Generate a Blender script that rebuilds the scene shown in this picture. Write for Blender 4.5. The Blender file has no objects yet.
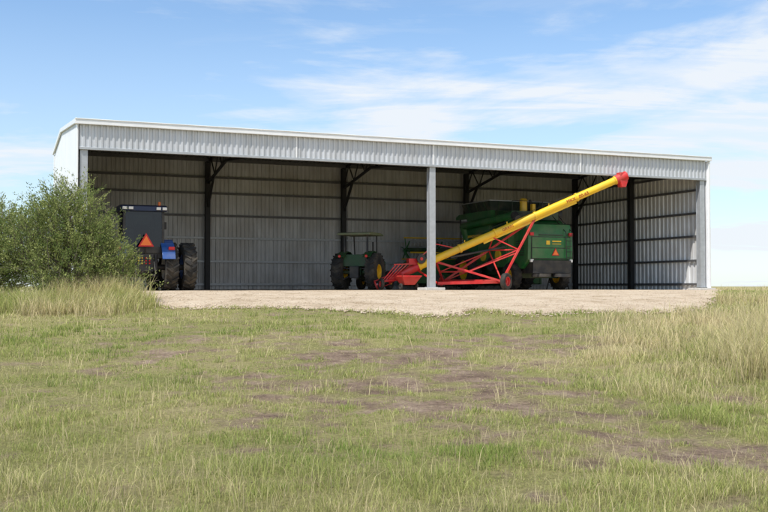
import bpy, math, random
import numpy as np
from mathutils import Vector, Matrix
random.seed(4); rng=np.random.default_rng(4)
scene=bpy.context.scene
scene.view_settings.view_transform='Standard'
scene.view_settings.look='None'
scene.view_settings.exposure=0
TH=math.radians(22.4); CT,ST=math.cos(TH),math.sin(TH)
P0=(-10.55,34.5); L=27.0; W=10.5
def L2W(s,d,z=0.0): return Vector((P0[0]+s*CT-d*ST, P0[1]+s*ST+d*CT, z))

# ---------------------------------------------------------------- materials
MATS={}
def mat(name,col,rough=.6,metal=0.0,var=.15,scale=3.0,bump=0.0,stretch=None,dirt=None,dirt_amt=0.0,spec=.5):
    if name in MATS: return MATS[name]
    m=bpy.data.materials.new(name); m.use_nodes=True; nt=m.node_tree; N=nt.nodes; K=nt.links
    b=N['Principled BSDF']; b.inputs['Roughness'].default_value=rough; b.inputs['Metallic'].default_value=metal
    b.inputs['Specular IOR Level'].default_value=spec
    tc=N.new('ShaderNodeTexCoord'); mp=N.new('ShaderNodeMapping'); K.new(tc.outputs['Object'],mp.inputs['Vector'])
    if stretch: mp.inputs['Scale'].default_value=stretch
    n=N.new('ShaderNodeTexNoise'); n.inputs['Scale'].default_value=scale; n.inputs['Detail'].default_value=6; n.inputs['Roughness'].default_value=.65
    K.new(mp.outputs[0],n.inputs['Vector'])
    r=N.new('ShaderNodeMapRange'); r.inputs['From Min'].default_value=.3; r.inputs['From Max'].default_value=.7
    r.inputs['To Min'].default_value=1-var; r.inputs['To Max'].default_value=1+var
    K.new(n.outputs['Fac'],r.inputs['Value'])
    mul=N.new('ShaderNodeVectorMath'); mul.operation='SCALE'; mul.inputs[0].default_value=col[:3]
    K.new(r.outputs[0],mul.inputs['Scale'])
    out=mul.outputs[0]
    if dirt:
        n2=N.new('ShaderNodeTexNoise'); n2.inputs['Scale'].default_value=scale*.6; n2.inputs['Detail'].default_value=8
        K.new(tc.outputs['Object'],n2.inputs['Vector'])
        r2=N.new('ShaderNodeMapRange'); r2.inputs['From Min'].default_value=.42; r2.inputs['From Max'].default_value=.7
        r2.inputs['To Max'].default_value=dirt_amt; K.new(n2.outputs['Fac'],r2.inputs['Value'])
        mx=N.new('ShaderNodeMix'); mx.data_type='RGBA'; K.new(r2.outputs[0],mx.inputs[0]); K.new(out,mx.inputs[6]); mx.inputs[7].default_value=(*dirt,1)
        out=mx.outputs[2]
    K.new(out,b.inputs['Base Color'])
    if bump:
        bp=N.new('ShaderNodeBump'); bp.inputs['Strength'].default_value=bump; bp.inputs['Distance'].default_value=.02
        K.new(n.outputs['Fac'],bp.inputs['Height']); K.new(bp.outputs[0],b.inputs['Normal'])
    MATS[name]=m; return m
DUST=(.30,.24,.16)
zinc=mat('zincalume',(.55,.57,.60),.45,.25,.13,2.0,stretch=(3,3,.25),dirt=(.40,.39,.36),dirt_amt=.3)
zincend=mat('zincalume_sunlit',(.74,.76,.78),.45,.1,.06,2.0,stretch=(3,3,.25))  # whiter copy of zincalume: strong sun on the near end wall painted in
zincin=mat('zincalume_inside',(.53,.535,.54),.5,.15,.22,1.2,stretch=(3,3,.4),dirt=(.32,.28,.23),dirt_amt=.4)  # back wall sheeting, base colour set apart from the outside cladding
zincr=mat('zincalume_side_lit',(.70,.71,.72),.4,.2,.2,1.2,stretch=(3,3,.4),dirt=(.35,.3,.24),dirt_amt=.3)  # paler zincalume for the far end wall, its incoming light put into the colour
white=mat('gutter_white',(.78,.79,.80),.4,.05,.05)
galv=mat('galvanised_steel',(.42,.44,.46),.5,.4,.12,5)
dark=mat('dark_steel',(.03,.03,.032),.6,.3,.2)
girt=mat('girt_steel_shaded',(.12,.12,.125),.5,.3,.2)  # darkened girt colour, shade high inside the shed painted in
conc=mat('concrete',(.52,.50,.46),.85,0,.15,8,.4)
rubber=mat('rubber',(.020,.019,.018),.85,0,.3,6,.2,dirt=DUST,dirt_amt=.18)
black=mat('black_plastic',(.018,.018,.02),.5,0,.3,4,dirt=DUST,dirt_amt=.15)
blue=mat('blue_paint',(.02,.085,.30),.35,0,.12,4,dirt=DUST,dirt_amt=.25)
green=mat('green_paint',(.013,.135,.03),.35,0,.18,3,dirt=DUST,dirt_amt=.22)
dgreen=mat('dark_green_paint',(.010,.05,.016),.5,0,.2,3,dirt=DUST,dirt_amt=.25)
yellow=mat('yellow_paint',(.85,.52,.02),.38,0,.08,3,dirt=(.45,.33,.12),dirt_amt=.3)
red=mat('red_paint',(.58,.020,.022),.4,0,.18,3,dirt=DUST,dirt_amt=.25)
orange=mat('orange_reflector',(.95,.20,.03),.4,0,.05)
redlens=mat('red_lens',(.6,.01,.01),.2,0,.05)
whitep=mat('white_plastic',(.75,.74,.7),.4,0,.05)
cream=mat('canopy_paint',(.14,.17,.09),.55,0,.2,4,dirt=DUST,dirt_amt=.4)
def glassmat():
    m=bpy.data.materials.new('cab_glass'); m.use_nodes=True; N=m.node_tree.nodes; K=m.node_tree.links
    g=N.new('ShaderNodeBsdfGlossy'); g.inputs['Roughness'].default_value=.04; g.inputs['Color'].default_value=(.8,.85,.9,1)
    t=N.new('ShaderNodeBsdfTransparent'); t.inputs['Color'].default_value=(.16,.20,.20,1)
    f=N.new('ShaderNodeFresnel'); f.inputs['IOR'].default_value=1.6
    mx=N.new('ShaderNodeMixShader'); K.new(f.outputs[0],mx.inputs[0]); K.new(t.outputs[0],mx.inputs[1]); K.new(g.outputs[0],mx.inputs[2])
    K.new(mx.outputs[0],N['Material Output'].inputs[0]); return m
glass=glassmat()

# ---------------------------------------------------------------- mesh builder
class MB:
    def __init__(s): s.v=[]; s.f=[]; s.m=[]; s.mats=[]
    def mi(s,m):
        if m not in s.mats: s.mats.append(m)
        return s.mats.index(m)
    def add(s,vs,fs,m):
        o=len(s.v); k=s.mi(m); s.v.extend([tuple(v) for v in vs])
        for f in fs: s.f.append([i+o for i in f]); s.m.append(k)
    def box(s,c,sz,m,rot=None,ch=0.0):
        hx,hy,hz=[a/2 for a in sz]; R=rot if rot else Matrix.Identity(3)
        vs=[Vector(c)+R@Vector((x*hx,y*hy,z*hz)) for x in(-1,1) for y in(-1,1) for z in(-1,1)]
        s.add(vs,[(0,1,3,2),(4,6,7,5),(0,4,5,1),(2,3,7,6),(0,2,6,4),(1,5,7,3)],m)
    def b2(s,x0,x1,y0,y1,z0,z1,m): s.box(((x0+x1)/2,(y0+y1)/2,(z0+z1)/2),(x1-x0,y1-y0,z1-z0),m)
    def frame(s,p1,p2):
        a=(Vector(p2)-Vector(p1)); l=a.length; a.normalize()
        u=Vector((0,0,1)) if abs(a.z)<.95 else Vector((1,0,0))
        x=a.cross(u).normalized(); y=x.cross(a).normalized(); return a,x,y,l
    def beam(s,p1,p2,w,h,m):
        a,x,y,l=s.frame(p1,p2); R=Matrix((x,a,y)).transposed()
        s.box((Vector(p1)+Vector(p2))/2,(w,l,h),m,R)
    def cyl(s,p1,p2,r,m,r2=None,seg=14,cap=True):
        r2=r if r2 is None else r2
        a,x,y,l=s.frame(p1,p2); vs=[]
        for p,rr in((Vector(p1),r),(Vector(p2),r2)):
            for i in range(seg):
                t=2*math.pi*i/seg; vs.append(p+x*math.cos(t)*rr+y*math.sin(t)*rr)
        fs=[(i,(i+1)%seg,seg+(i+1)%seg,seg+i) for i in range(seg)]
        if cap: fs+= [tuple(range(seg-1,-1,-1)),tuple(range(seg,2*seg))]
        s.add(vs,fs,m)
    def lathe(s,c,axis,prof,m,seg=32):
        a=Vector(axis).normalized(); c=Vector(c)
        u=Vector((0,0,1)) if abs(a.z)<.9 else Vector((1,0,0))
        x=a.cross(u).normalized(); y=x.cross(a).normalized(); vs=[]
        for h,r in prof:
            for i in range(seg):
                t=2*math.pi*i/seg; vs.append(c+a*h+(x*math.cos(t)+y*math.sin(t))*r)
        fs=[]
        for j in range(len(prof)-1):
            for i in range(seg): fs.append((j*seg+i,j*seg+(i+1)%seg,(j+1)*seg+(i+1)%seg,(j+1)*seg+i))
        s.add(vs,fs,m)
    def prism(s,prof,x0,x1,m,axis='x',inset=0,mid=None):
        n=len(prof); cy=sum(p[0] for p in prof)/n; cz=sum(p[1] for p in prof)/n
        def pt(x,p,k):
            y=cy+(p[0]-cy)*k; z=cz+(p[1]-cz)*k
            return (x,y,z) if axis=='x' else (y,x,z)
        if inset:
            rings=[(x0,1-inset),(x0+inset*.8*(1 if x1>x0 else -1),1),(x1-inset*.8*(1 if x1>x0 else -1),1),(x1,1-inset)]
        else: rings=[(x0,1),(x1,1)]
        vs=[pt(x,p,k) for x,k in rings for p in prof]; fs=[]
        for j in range(len(rings)-1):
            for i in range(n): fs.append((j*n+i,j*n+(i+1)%n,(j+1)*n+(i+1)%n,(j+1)*n+i))
        fs.append(tuple(range(n-1,-1,-1))); fs.append(tuple(range((len(rings)-1)*n,len(rings)*n)))
        s.add(vs,fs,m)
    def wheel(s,c,R,w,rimm,rimr=.55,lugs=18,side=1):
        c=Vector(c); h=w/2; r0=R*rimr
        prof=[(-h*.8,r0),(-h*.95,r0*1.12),(-h,R*.82),(-h*.86,R*.93),(-h*.5,R*.965),(0,R*.975),(h*.5,R*.965),(h*.86,R*.93),(h,R*.82),(h*.95,r0*1.12),(h*.8,r0)]
        s.lathe(c,(1,0,0),prof,rubber,36)
        s.lathe(c,(1,0,0),[(-h*.8,r0),(-h*.75,r0*.9),(-h*.1,r0*.82),(h*.05,r0*.3),(h*.25,r0*.28),(h*.25,.01)],rimm,24)
        s.lathe(c,(1,0,0),[(h*.8,r0),(h*.75,r0*.9),(h*.1,r0*.82),(-h*.05,r0*.3),(-h*.25,r0*.28),(-h*.25,.01)],rimm,24)
        s.cyl(c+Vector((-h*.5,0,0)),c+Vector((h*.5,0,0)),r0*.22,rimm)
        if lugs:
            for sd in(-1,1):
                for i in range(lugs):
                    t=2*math.pi*(i+(0 if sd<0 else .5))/lugs
                    Rm=Matrix.Rotation(t,3,'X')@Matrix.Rotation(sd*.6,3,'Z')
                    p=c+Matrix.Rotation(t,3,'X')@Vector((sd*h*.48,0,R*.965))
                    s.box(p,(h*1.05,R*.07,R*.085),rubber,Rm)
def build(mb,name,parent=None,bevel=0,smooth=True):
    me=bpy.data.meshes.new(name); me.from_pydata(mb.v,[],mb.f)
    for m in mb.mats: me.materials.append(m)
    me.polygons.foreach_set('material_index',mb.m); me.update()
    ob=bpy.data.objects.new(name,me); scene.collection.objects.link(ob)
    if parent: ob.parent=parent
    if bevel:
        b=ob.modifiers.new('bev','BEVEL'); b.width=bevel; b.segments=2; b.limit_method='ANGLE'; b.angle_limit=math.radians(40)
    if smooth:
        me.polygons.foreach_set('use_smooth',[True]*len(me.polygons)); 
        try: me.set_sharp_from_angle(angle=math.radians(35))
        except Exception: pass
    return ob
def empty(name,loc,rz=0):
    e=bpy.data.objects.new(name,None); e.location=loc; e.rotation_euler=(0,0,rz); e.empty_display_size=.5
    scene.collection.objects.link(e); return e

# ---------------------------------------------------------------- numpy noise
TAB=np.random.default_rng(11).random((256,256))
def vn(x,y):
    xi=np.floor(x).astype(int); yi=np.floor(y).astype(int); fx=x-xi; fy=y-yi
    fx=fx*fx*(3-2*fx); fy=fy*fy*(3-2*fy)
    a=TAB[xi%256,yi%256]; b=TAB[(xi+1)%256,yi%256]; c=TAB[xi%256,(yi+1)%256]; d=TAB[(xi+1)%256,(yi+1)%256]
    return (a*(1-fx)+b*fx)*(1-fy)+(c*(1-fx)+d*fx)*fy
def fbm(x,y,o=4,seed=0):
    t=0;a=.5;s=0
    for i in range(o):
        c,s_=math.cos(.6*i+.4),math.sin(.6*i+.4)
        X=(x*c-y*s_)*2**i; Y=(x*s_+y*c)*2**i
        t=t+a*vn(X+17.3*i+seed*31.7,Y+5.1*i+seed*13.3); s+=a; a*=.5
    return t/s
def sst(a,b,x):
    t=np.clip((x-a)/(b-a),0,1); return t*t*(3-2*t)

# ---------------------------------------------------------------- terrain
yy=np.arange(-60,140,.25)
pp=np.interp(yy,[-60,0,7,10,15,20,24,28,33,60,120],[-1.5,-1.47,-1.36,-1.24,-.95,-.66,-.42,-.19,0,0,-.3])
k=np.ones(13)/13; pp=np.convolve(np.pad(pp,6,mode='edge'),k,'valid')
EX=[-14,-13,-9,-6,-3,0,4,6.4,8,9.5,11.5,13,15.2,15.6]; EY=[29,28,26.7,25.6,24.6,23.7,23.3,23.5,25.2,29.0,34,38.5,44,46]
def edgeY(X): return np.interp(X,EX,EY)+(fbm(X*1.1,X*0+3.3,3)-.5)*2.8+(fbm(X*5,X*0+9.3,3)-.5)*1.1
def height(X,Y):
    X=np.asarray(X,float); Y=np.asarray(Y,float)
    h=np.interp(Y,yy,pp)
    h=h-.32*sst(0,6,X-np.interp(Y,[20,24,44,60],[7,8,16.2,16.5]))*sst(22,34,Y)
    ins=sst(0,3,Y-np.interp(X,EX,EY))*(X>-14)*(X<16)*(Y<60)
    damp=(1-.85*ins)
    near=sst(200,60,np.hypot(X,Y))
    h=h+damp*near*((fbm(X*.25,Y*.25,3)-.5)*.18+(fbm(X*1.1,Y*1.1,3,2)-.5)*.09)
    h=h+sst(150,1200,np.hypot(X,Y))*(-.8)
    return h
def soil_mask(X,Y):
    n=fbm(X*.8,Y*.8,4,5); n2=fbm(X*3.6,Y*3.6,4,7)
    def g(cx,cy,sx,sy): return np.exp(-((X-cx)/sx)**2-((Y-cy)/sy)**2)
    bias=.46*g(.5,13.8,2.7,3.4)+.22*g(-2.2,16.5,2.2,2.2)+.62*g(2.4,9.0,1.5,1.1)+.2*g(-4.5,17,1.2,1.4)+.22*g(3.2,17,1.8,1.8)+.30*g(1.0,10.9,2.0,1.3)+.25*g(2.9,7.4,.7,.7)
    return np.clip(sst(.50,.72,n*.36+n2*.56+bias*.40),0,1)
def axis(lo,hi,st,far):
    a=list(np.arange(lo,hi+1e-6,st)); x=hi; d=st
    while x<far: d*=1.35; x+=d; a.append(x)
    x=lo; d=st; pre=[]
    while x>-far: d*=1.35; x-=d; pre.append(x)
    return np.array(pre[::-1]+a)
XS=axis(-22,22,.14,3500); YS=np.concatenate([axis(-4,28,.11,3500)]); YS=YS[(YS<28.01)]
YS=np.concatenate([YS,axis(28.2,62,.2,3500)[axis(28.2,62,.2,3500)>28.1]])
GX,GY=np.meshgrid(XS,YS); GZ=height(GX,GY)
def npmesh(name,V,loops,starts,mats,col=None,attr=None,smooth=True):
    me=bpy.data.meshes.new(name); me.vertices.add(len(V)); me.vertices.foreach_set('co',V.astype(np.float32).ravel())
    me.loops.add(len(loops)); me.loops.foreach_set('vertex_index',loops.astype(np.int32))
    me.polygons.add(len(starts)); me.polygons.foreach_set('loop_start',starts.astype(np.int32))
    me.update(calc_edges=True)
    if smooth: me.polygons.foreach_set('use_smooth',np.ones(len(starts),bool))
    if col is not None:
        c=me.color_attributes.new('Col','FLOAT_COLOR','POINT'); c.data.foreach_set('color',col.astype(np.float32).ravel())
    for m in mats: me.materials.append(m)
    me.validate(); ob=bpy.data.objects.new(name,me); scene.collection.objects.link(ob); return ob
def gridmesh(name,X,Y,Z,mats,col=None):
    ny,nx=X.shape; V=np.stack([X.ravel(),Y.ravel(),Z.ravel()],1)
    i=(np.arange(ny-1)[:,None]*nx+np.arange(nx-1)[None]).ravel()
    F=np.stack([i,i+1,i+nx+1,i+nx],1)
    return npmesh(name,V,F.ravel(),np.arange(len(F))*4,mats,col)

def ground_material():
    m=bpy.data.materials.new('grassland_soil'); m.use_nodes=True; N=m.node_tree.nodes; K=m.node_tree.links
    b=N['Principled BSDF']; b.inputs['Roughness'].default_value=.95; b.inputs['Specular IOR Level'].default_value=.1
    g=N.new('ShaderNodeNewGeometry'); at=N.new('ShaderNodeAttribute'); at.attribute_name='Col'
    def noise(s,d=6,r=.6):
        n=N.new('ShaderNodeTexNoise'); n.inputs['Scale'].default_value=s; n.inputs['Detail'].default_value=d; n.inputs['Roughness'].default_value=r
        K.new(g.outputs['Position'],n.inputs['Vector']); return n.outputs['Fac']
    def ramp(src,els):
        r=N.new('ShaderNodeValToRGB'); K.new(src,r.inputs[0]); e=r.color_ramp.elements
        while len(e)<len(els): e.new(.5)
        for q,(p,c) in zip(e,els): q.position=p; q.color=(*c,1)
        return r.outputs[0]
    def mix(f,a,b_,t='MIX'):
        x=N.new('ShaderNodeMix'); x.data_type='RGBA'; x.blend_type=t
        if isinstance(f,float): x.inputs[0].default_value=f
        else: K.new(f,x.inputs[0])
        K.new(a,x.inputs[6]); K.new(b_,x.inputs[7]); return x.outputs[2]
    grass=ramp(noise(.35,8,.7),[(.3,(.23,.23,.08)),(.5,(.34,.31,.13)),(.7,(.45,.37,.20))])
    fine=ramp(noise(22,4,.7),[(.25,(.45,.45,.45)),(.75,(1.25,1.25,1.25))])
    soil=ramp(noise(2.2,8,.7),[(.3,(.15,.103,.075)),(.5,(.30,.215,.155)),(.68,(.46,.35,.26))])
    c=mix(at.outputs['Fac'],grass,soil); c=mix(1.0,c,fine,'MULTIPLY')
    K.new(c,b.inputs['Base Color'])
    bp=N.new('ShaderNodeBump'); bp.inputs['Strength'].default_value=1.0; bp.inputs['Distance'].default_value=.06
    K.new(noise(11,8,.78),bp.inputs['Height']); K.new(bp.outputs[0],b.inputs['Normal'])
    return m
sm=soil_mask(GX,GY)
GZ=GZ+sm*(fbm(GX*5.5,GY*5.5,3,77)-.6)*.06*(GY<26)
sm=sm.ravel()
gcol=np.stack([sm,sm,sm,np.ones_like(sm)],1)
ground=gridmesh('ground',GX,GY,GZ,[ground_material()],gcol)

def gravel_material():
    m=bpy.data.materials.new('decomposed_gravel'); m.use_nodes=True; N=m.node_tree.nodes; K=m.node_tree.links
    b=N['Principled BSDF']; b.inputs['Roughness'].default_value=.95; b.inputs['Specular IOR Level'].default_value=.1
    g=N.new('ShaderNodeNewGeometry')
    def noise(s,d=6,r=.6):
        n=N.new('ShaderNodeTexNoise'); n.inputs['Scale'].default_value=s; n.inputs['Detail'].default_value=d; n.inputs['Roughness'].default_value=r
        K.new(g.outputs['Position'],n.inputs['Vector']); return n.outputs['Fac']
    r=N.new('ShaderNodeValToRGB'); K.new(noise(.9,10,.78),r.inputs[0]); e=r.color_ramp.elements; e.new(.5)
    for q,(p,c) in zip(e,[(.33,(.44,.34,.23)),(.5,(.64,.52,.385)),(.66,(.72,.61,.47))]): q.position=p; q.color=(*c,1)
    r2=N.new('ShaderNodeValToRGB'); K.new(noise(30,5,.8),r2.inputs[0])
    r2.color_ramp.elements[0].position=.3; r2.color_ramp.elements[0].color=(.50,.48,.46,1); r2.color_ramp.elements[1].position=.7; r2.color_ramp.elements[1].color=(1.2,1.2,1.2,1)
    x=N.new('ShaderNodeMix'); x.data_type='RGBA'; x.blend_type='MULTIPLY'; x.inputs[0].default_value=1
    K.new(r.outputs[0],x.inputs[6]); K.new(r2.outputs[0],x.inputs[7]); K.new(x.outputs[2],b.inputs['Base Color'])
    bp=N.new('ShaderNodeBump'); bp.inputs['Strength'].default_value=.9; bp.inputs['Distance'].default_value=.05
    K.new(noise(12,8,.8),bp.inputs['Height']); K.new(bp.outputs[0],b.inputs['Normal']); return m
px=np.arange(-14,15.61,.08); tt=np.concatenate([np.linspace(0,.15,40),np.linspace(.16,1,110)])
e0=edgeY(px); bk=P0[1]+W*CT+(px-(P0[0]-W*ST))*math.tan(TH)+.25
bk=np.maximum(bk,e0+.3)
PY=e0[None]+(bk-e0)[None]*tt[:,None]; PX=np.repeat(px[None],len(tt),0)
PZ=height(PX,PY)+.03*sst(0,.03,tt)[:,None]+.001-.02*(1-sst(0,.02,tt))[:,None]
gmat=gravel_material()
gridmesh('gravel_pad',PX,PY,PZ,[gmat])
# loose stones on the pad
sv=[];sl_=[]
ns=5000; sx_=rng.uniform(-9,9.5,ns); sy_=edgeY(sx_)-.5+rng.exponential(3.0,ns); sy_=np.minimum(sy_,33)
rs=rng.uniform(.012,.035,ns); hz_=height(sx_,sy_)+.03
base=np.array([[1,0,0],[0,1,0],[-1,0,0],[0,-1,0],[0,0,.8],[0,0,-.8]])
Vs=(base[None]*(1+rng.normal(0,.2,(ns,6,1))))*rs[:,None,None]+np.stack([sx_,sy_,hz_],1)[:,None]
tri=np.array([[0,1,4],[1,2,4],[2,3,4],[3,0,4],[1,0,5],[2,1,5],[3,2,5],[0,3,5]])
Fs=(tri[None]+np.arange(ns)[:,None,None]*6).reshape(-1,3)
npmesh('loose_gravel',Vs.reshape(-1,3),Fs.ravel(),np.arange(len(Fs))*3,[gmat],smooth=False)

# ---------------------------------------------------------------- shed
shed=empty('farm_machinery_shed',(P0[0],P0[1],0),TH)
RD=6.6; ZF,ZR,ZB=5.93,6.5,6.1
def roofz(d): return np.interp(d,[0,RD,W],[ZF,ZR,ZB])
def corr(mb,fcol,length,off,m,pitch=.2,depth=.035):
    off=Vector(off); cols=[]; u=0
    while u<length-1e-6:
        for fr,o in((0,0),(.48,0),(.58,1),(.9,1)):
            uu=u+fr*pitch
            if uu<length: cols.append((uu,o))
        u+=pitch
    cols.append((length,0)); vs=[]; n=None
    for uu,o in cols:
        pts=fcol(uu); n=len(pts); vs+= [Vector(p)+off*depth*o for p in pts]
    fs=[]
    for i in range(len(cols)-1):
        for j in range(n-1): fs.append((i*n+j,(i+1)*n+j,(i+1)*n+j+1,i*n+j+1))
    mb.add(vs,fs,m)
mb=MB(); corr(mb,lambda u:[(u,-.02,5.02),(u,-.02,ZF-.06)],L,(0,-1,0),zinc); build(mb,'front_fascia_cladding',shed,smooth=False)
mb=MB(); corr(mb,lambda u:[(u,W,-.05),(u,W,ZB-.03)],L,(0,1,0),zincin); build(mb,'back_wall_cladding',shed,smooth=False)
mb=MB(); corr(mb,lambda u:[(-.02,u,-.05),(-.02,u,float(roofz(u))-.03)],W,(-1,0,0),zincend); build(mb,'end_wall_cladding',shed,smooth=False)
mb=MB(); corr(mb,lambda u:[(L+.02,u,-.05),(L+.02,u,float(roofz(u))-.03)],W,(1,0,0),zincr,pitch=.3,depth=.05); build(mb,'end_wall_cladding_far',shed,smooth=False)
mb=MB(); corr(mb,lambda u:[(u-.1,-.1,ZF-.01),(u-.1,RD,ZR),(u-.1,W+.1,ZB-.01)],L+.2,(0,0,1),mat('roof_underside_shaded',(.14,.14,.14),.6,.2,.2)); build(mb,'roof_cladding',shed,smooth=False)  # dark roof sheets: the unlit ceiling's shade is in the base colour
mb=MB()
mb.b2(-.16,L+.22,-.20,-.075,ZF-.13,ZF+.05,white)
mb.b2(-.165,L+.225,-.225,-.2,ZF+.03,ZF+.06,white)
mb.b2(0.0,L,-.075,.06,4.93,5.02,galv)
for x in(-.085,L+.035):
    mb.b2(x,x+.05,-.07,.12,0,ZF-.14,white)
for i,(a,bz,c,d) in enumerate(((-.12,ZF-.03,RD,ZR),(RD,ZR,W+.12,ZB-.03))):
    for x in(-.10,L+.10): mb.beam((x,a,bz+.03),(x,c,d+.03),.06,.16,white)
mb.b2(-.085,-.02,W-.1,W+.06,0,ZB-.1,white)
for s_ in(L*.29,L*.5,L*.755): mb.b2(s_-.035,s_+.035,-.068,-.056,5.02,ZF-.13,white)
mb.b2(L+.08,L+.16,-.15,-.07,.1,ZF-.13,white)
build(mb,'gutter_and_flashing',shed,bevel=.006)
mb=MB()
for s_ in(.16,L/2,L-.16):
    mb.b2(s_-.13,s_+.13,.0,.02,.12,4.93,galv); mb.b2(s_-.13,s_+.13,.26,.28,.12,4.93,galv)
    mb.b2(s_-.11,s_+.11,.02,.26,.12,4.93,galv)
    mb.b2(s_-.2,s_+.2,-.05,.33,.142,.16,galv)
build(mb,'front_posts',shed,bevel=.006)
mb=MB()
mb.b2(L/2-.42,L/2+.42,-.28,.56,-.25,.14,conc); mb.b2(L-.6,L+.3,-.3,.5,-.25,.12,conc); mb.b2(-.3,.6,-.3,.5,-.25,.12,conc)
build(mb,'concrete_footings',shed,bevel=.02)
mb=MB()
for q in range(5):
    s_=[.12,L*.25,L*.5,L*.75,L-.12][q]
    mb.b2(s_-.11,s_+.11,W-.34,W-.10,0,ZB-.1,dark)
    top=[(s_,.1,ZF-.1),(s_,RD,ZR-.12),(s_,W-.2,ZB-.12)]
    bot=[(s_,.1,5.12),(s_,RD,ZR-.85),(s_,W-.2,ZB-1.1)]
    for P in(top,bot):
        for a,b_ in zip(P,P[1:]): mb.beam(a,b_,.10,.10,dark)
    n=14; prev=None
    for i in range(n+1):
        d=.1+(W-.3)*i/n; zt=float(np.interp(d,[p[1] for p in top],[p[2] for p in top])); zb=float(np.interp(d,[p[1] for p in bot],[p[2] for p in bot]))
        p=(s_,d,zt if i%2 else zb)
        if prev: mb.beam(prev,p,.045,.045,dark)
        prev=p
    mb.beam((s_,W-.3,3.9),(s_,W-1.4,ZB-.95),.1,.1,dark)
mb.b2(L-.30,L-.08,W*.5-.12,W*.5+.12,0,ZR-.3,dark)
mb.b2(.08,.30,W*.5-.12,W*.5+.12,0,ZR-.3,dark)
for z in(5.07,ZF-.12): mb.beam((.1,.12,z),(L-.1,.12,z),.1,.1,dark)
n=36; prev=None
for i in range(n+1):
    p=(.1+(L-.2)*i/n,.12,5.07 if i%2 else ZF-.12)
    if prev: mb.beam(prev,p,.045,.045,dark)
    prev=p
for a,b_ in((0,.25),(.75,1)):
    mb.cyl((L*a+.2,.3,ZF-.15),(L*b_,W*.5,ZR-.2),.02,dark,seg=6); mb.cyl((L*b_-.2,.3,ZF-.15),(L*a+.2,W*.5,ZR-.2),.02,dark,seg=6)
build(mb,'steel_frame',shed,smooth=False)
mb=MB()
for d in np.arange(.7,W-.3,1.15):
    z=float(roofz(d))-.10; mb.b2(.05,L-.05,d-.035,d+.035,z-.09,z+.06,mat('purlin_steel',(.10,.10,.105),.5,.3,.15,3))
build(mb,'roof_purlins',shed,smooth=False)
mb=MB()
for i,z in enumerate((.28,1.35,2.45,3.5,4.55,5.3)):
    mb.b2(.02,L-.02,W-.11,W-.015,z-.05,z+.05,galv if i in(0,1,2) else girt)  # low rails stay light galv, upper ones take the shade-darkened colour
    for x0,x1 in((.0,.07),(L-.07,L)): mb.b2(x0,x1,.3,W-.12,z-.05,z+.05,girt)
build(mb,'wall_girts',shed,smooth=False)

def smv(mb,x,y,z,r):
    for k_,m,o in((1.0,redlens,0),(.72,orange,-.012)):
        vs=[(x+r*k_*math.sin(a),yy_,z+r*k_*math.cos(a)) for yy_ in(y+o,y+o+.01) for a in(0,2.094,4.189)]
        mb.add(vs,[(0,1,2),(5,4,3),(0,3,4,1),(1,4,5,2),(2,5,3,0)],m)

# ---------------------------------------------------------------- cab tractor (blue, dual rears)
tr=empty('tractor',L2W(2.45,2.0,.03),TH)
mb=MB()
for x in(-1.70,-1.02,1.02,1.70): mb.wheel((x,0,.90),.90,.50,blue if abs(x)>1.2 else whitep,.52,22)
for x in(-.9,.9): mb.wheel((x,2.75,.6),.6,.4,whitep,.5,16)
mb.cyl((-1.6,0,.88),(1.6,0,.88),.11,black); mb.beam((-.9,2.75,.6),(.9,2.75,.6),.18,.16,black)
build(mb,'wheels',tr)
mb=MB()
mb.prism([(-.5,.65),(-.5,1.15),(.9,1.25),(3.3,1.0),(3.3,.6),(1,.55)],-.3,.3,black)
mb.prism([(.95,1.0),(.95,1.85),(1.4,1.88),(3.0,1.62),(3.45,1.42),(3.5,.85),(3.2,.75)],-.44,.44,blue,inset=.05)
mb.b2(-.30,.30,3.46,3.60,.6,1.15,black)
for sx in(-1,1):
    pts=[]
    for i in range(9):
        a=math.radians(15+110*i/8); pts.append((-math.cos(a)*1.02,.90+math.sin(a)*1.02))
    n=len(pts)
    for i in range(n-1):
        a,b_,c,d=pts[i],pts[i+1],(pts[i+1][0]*.95,.88+(pts[i+1][1]-.88)*.95),(pts[i][0]*.95,.88+(pts[i][1]-.88)*.95)
        x0,x1=sx*.62,sx*1.10
        mb.add([(x0,*a),(x1,*a),(x1,*b_),(x0,*b_),(x0,*d),(x1,*d),(x1,*c),(x0,*c)],[(0,1,2,3),(7,6,5,4),(0,4,5,1),(2,6,7,3),(1,5,6,2),(0,3,7,4)],blue)
    mb.b2(min(sx*.86,sx*1.08),max(sx*.86,sx*1.08),-.86,-.78,1.50,1.62,redlens)
    mb.b2(sx*.3-.04,sx*.3+.04,-1.15,-.4,.52,.60,black); mb.beam((sx*.35,-.5,1.35),(sx*.35,-1.1,.6),.04,.04,black)
mb.b2(-.35,.35,-.6,-.45,.7,1.35,black); mb.b2(-.06,.06,-1.0,-.4,.42,.5,black)
for z in(1.0,1.1,1.2): 
    for x in(-.2,-.07,.07,.2): mb.cyl((x,-.68,z),(x,-.6,z),.03,redlens if x>0 else yellow,seg=8)
for x in(-.45,.45): mb.cyl((x,-.55,.7),(x,-.52,1.35),.06,black,seg=10)
mb.cyl((.55,1.15,1.5),(.55,1.15,2.7),.05,black); mb.cyl((.55,1.15,1.6),(.55,1.15,2.2),.09,black)
for sx in(-1,1):
    for k_ in range(4): mb.b2(min(sx*.75,sx*1.05),max(sx*.75,sx*1.05),.75,1.05,.45+.28*k_,.48+.28*k_,black)
build(mb,'chassis_and_hood',tr,bevel=.012)
mb=MB()
mb.b2(-.72,.72,-.52,1.0,1.2,1.42,black)
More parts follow.
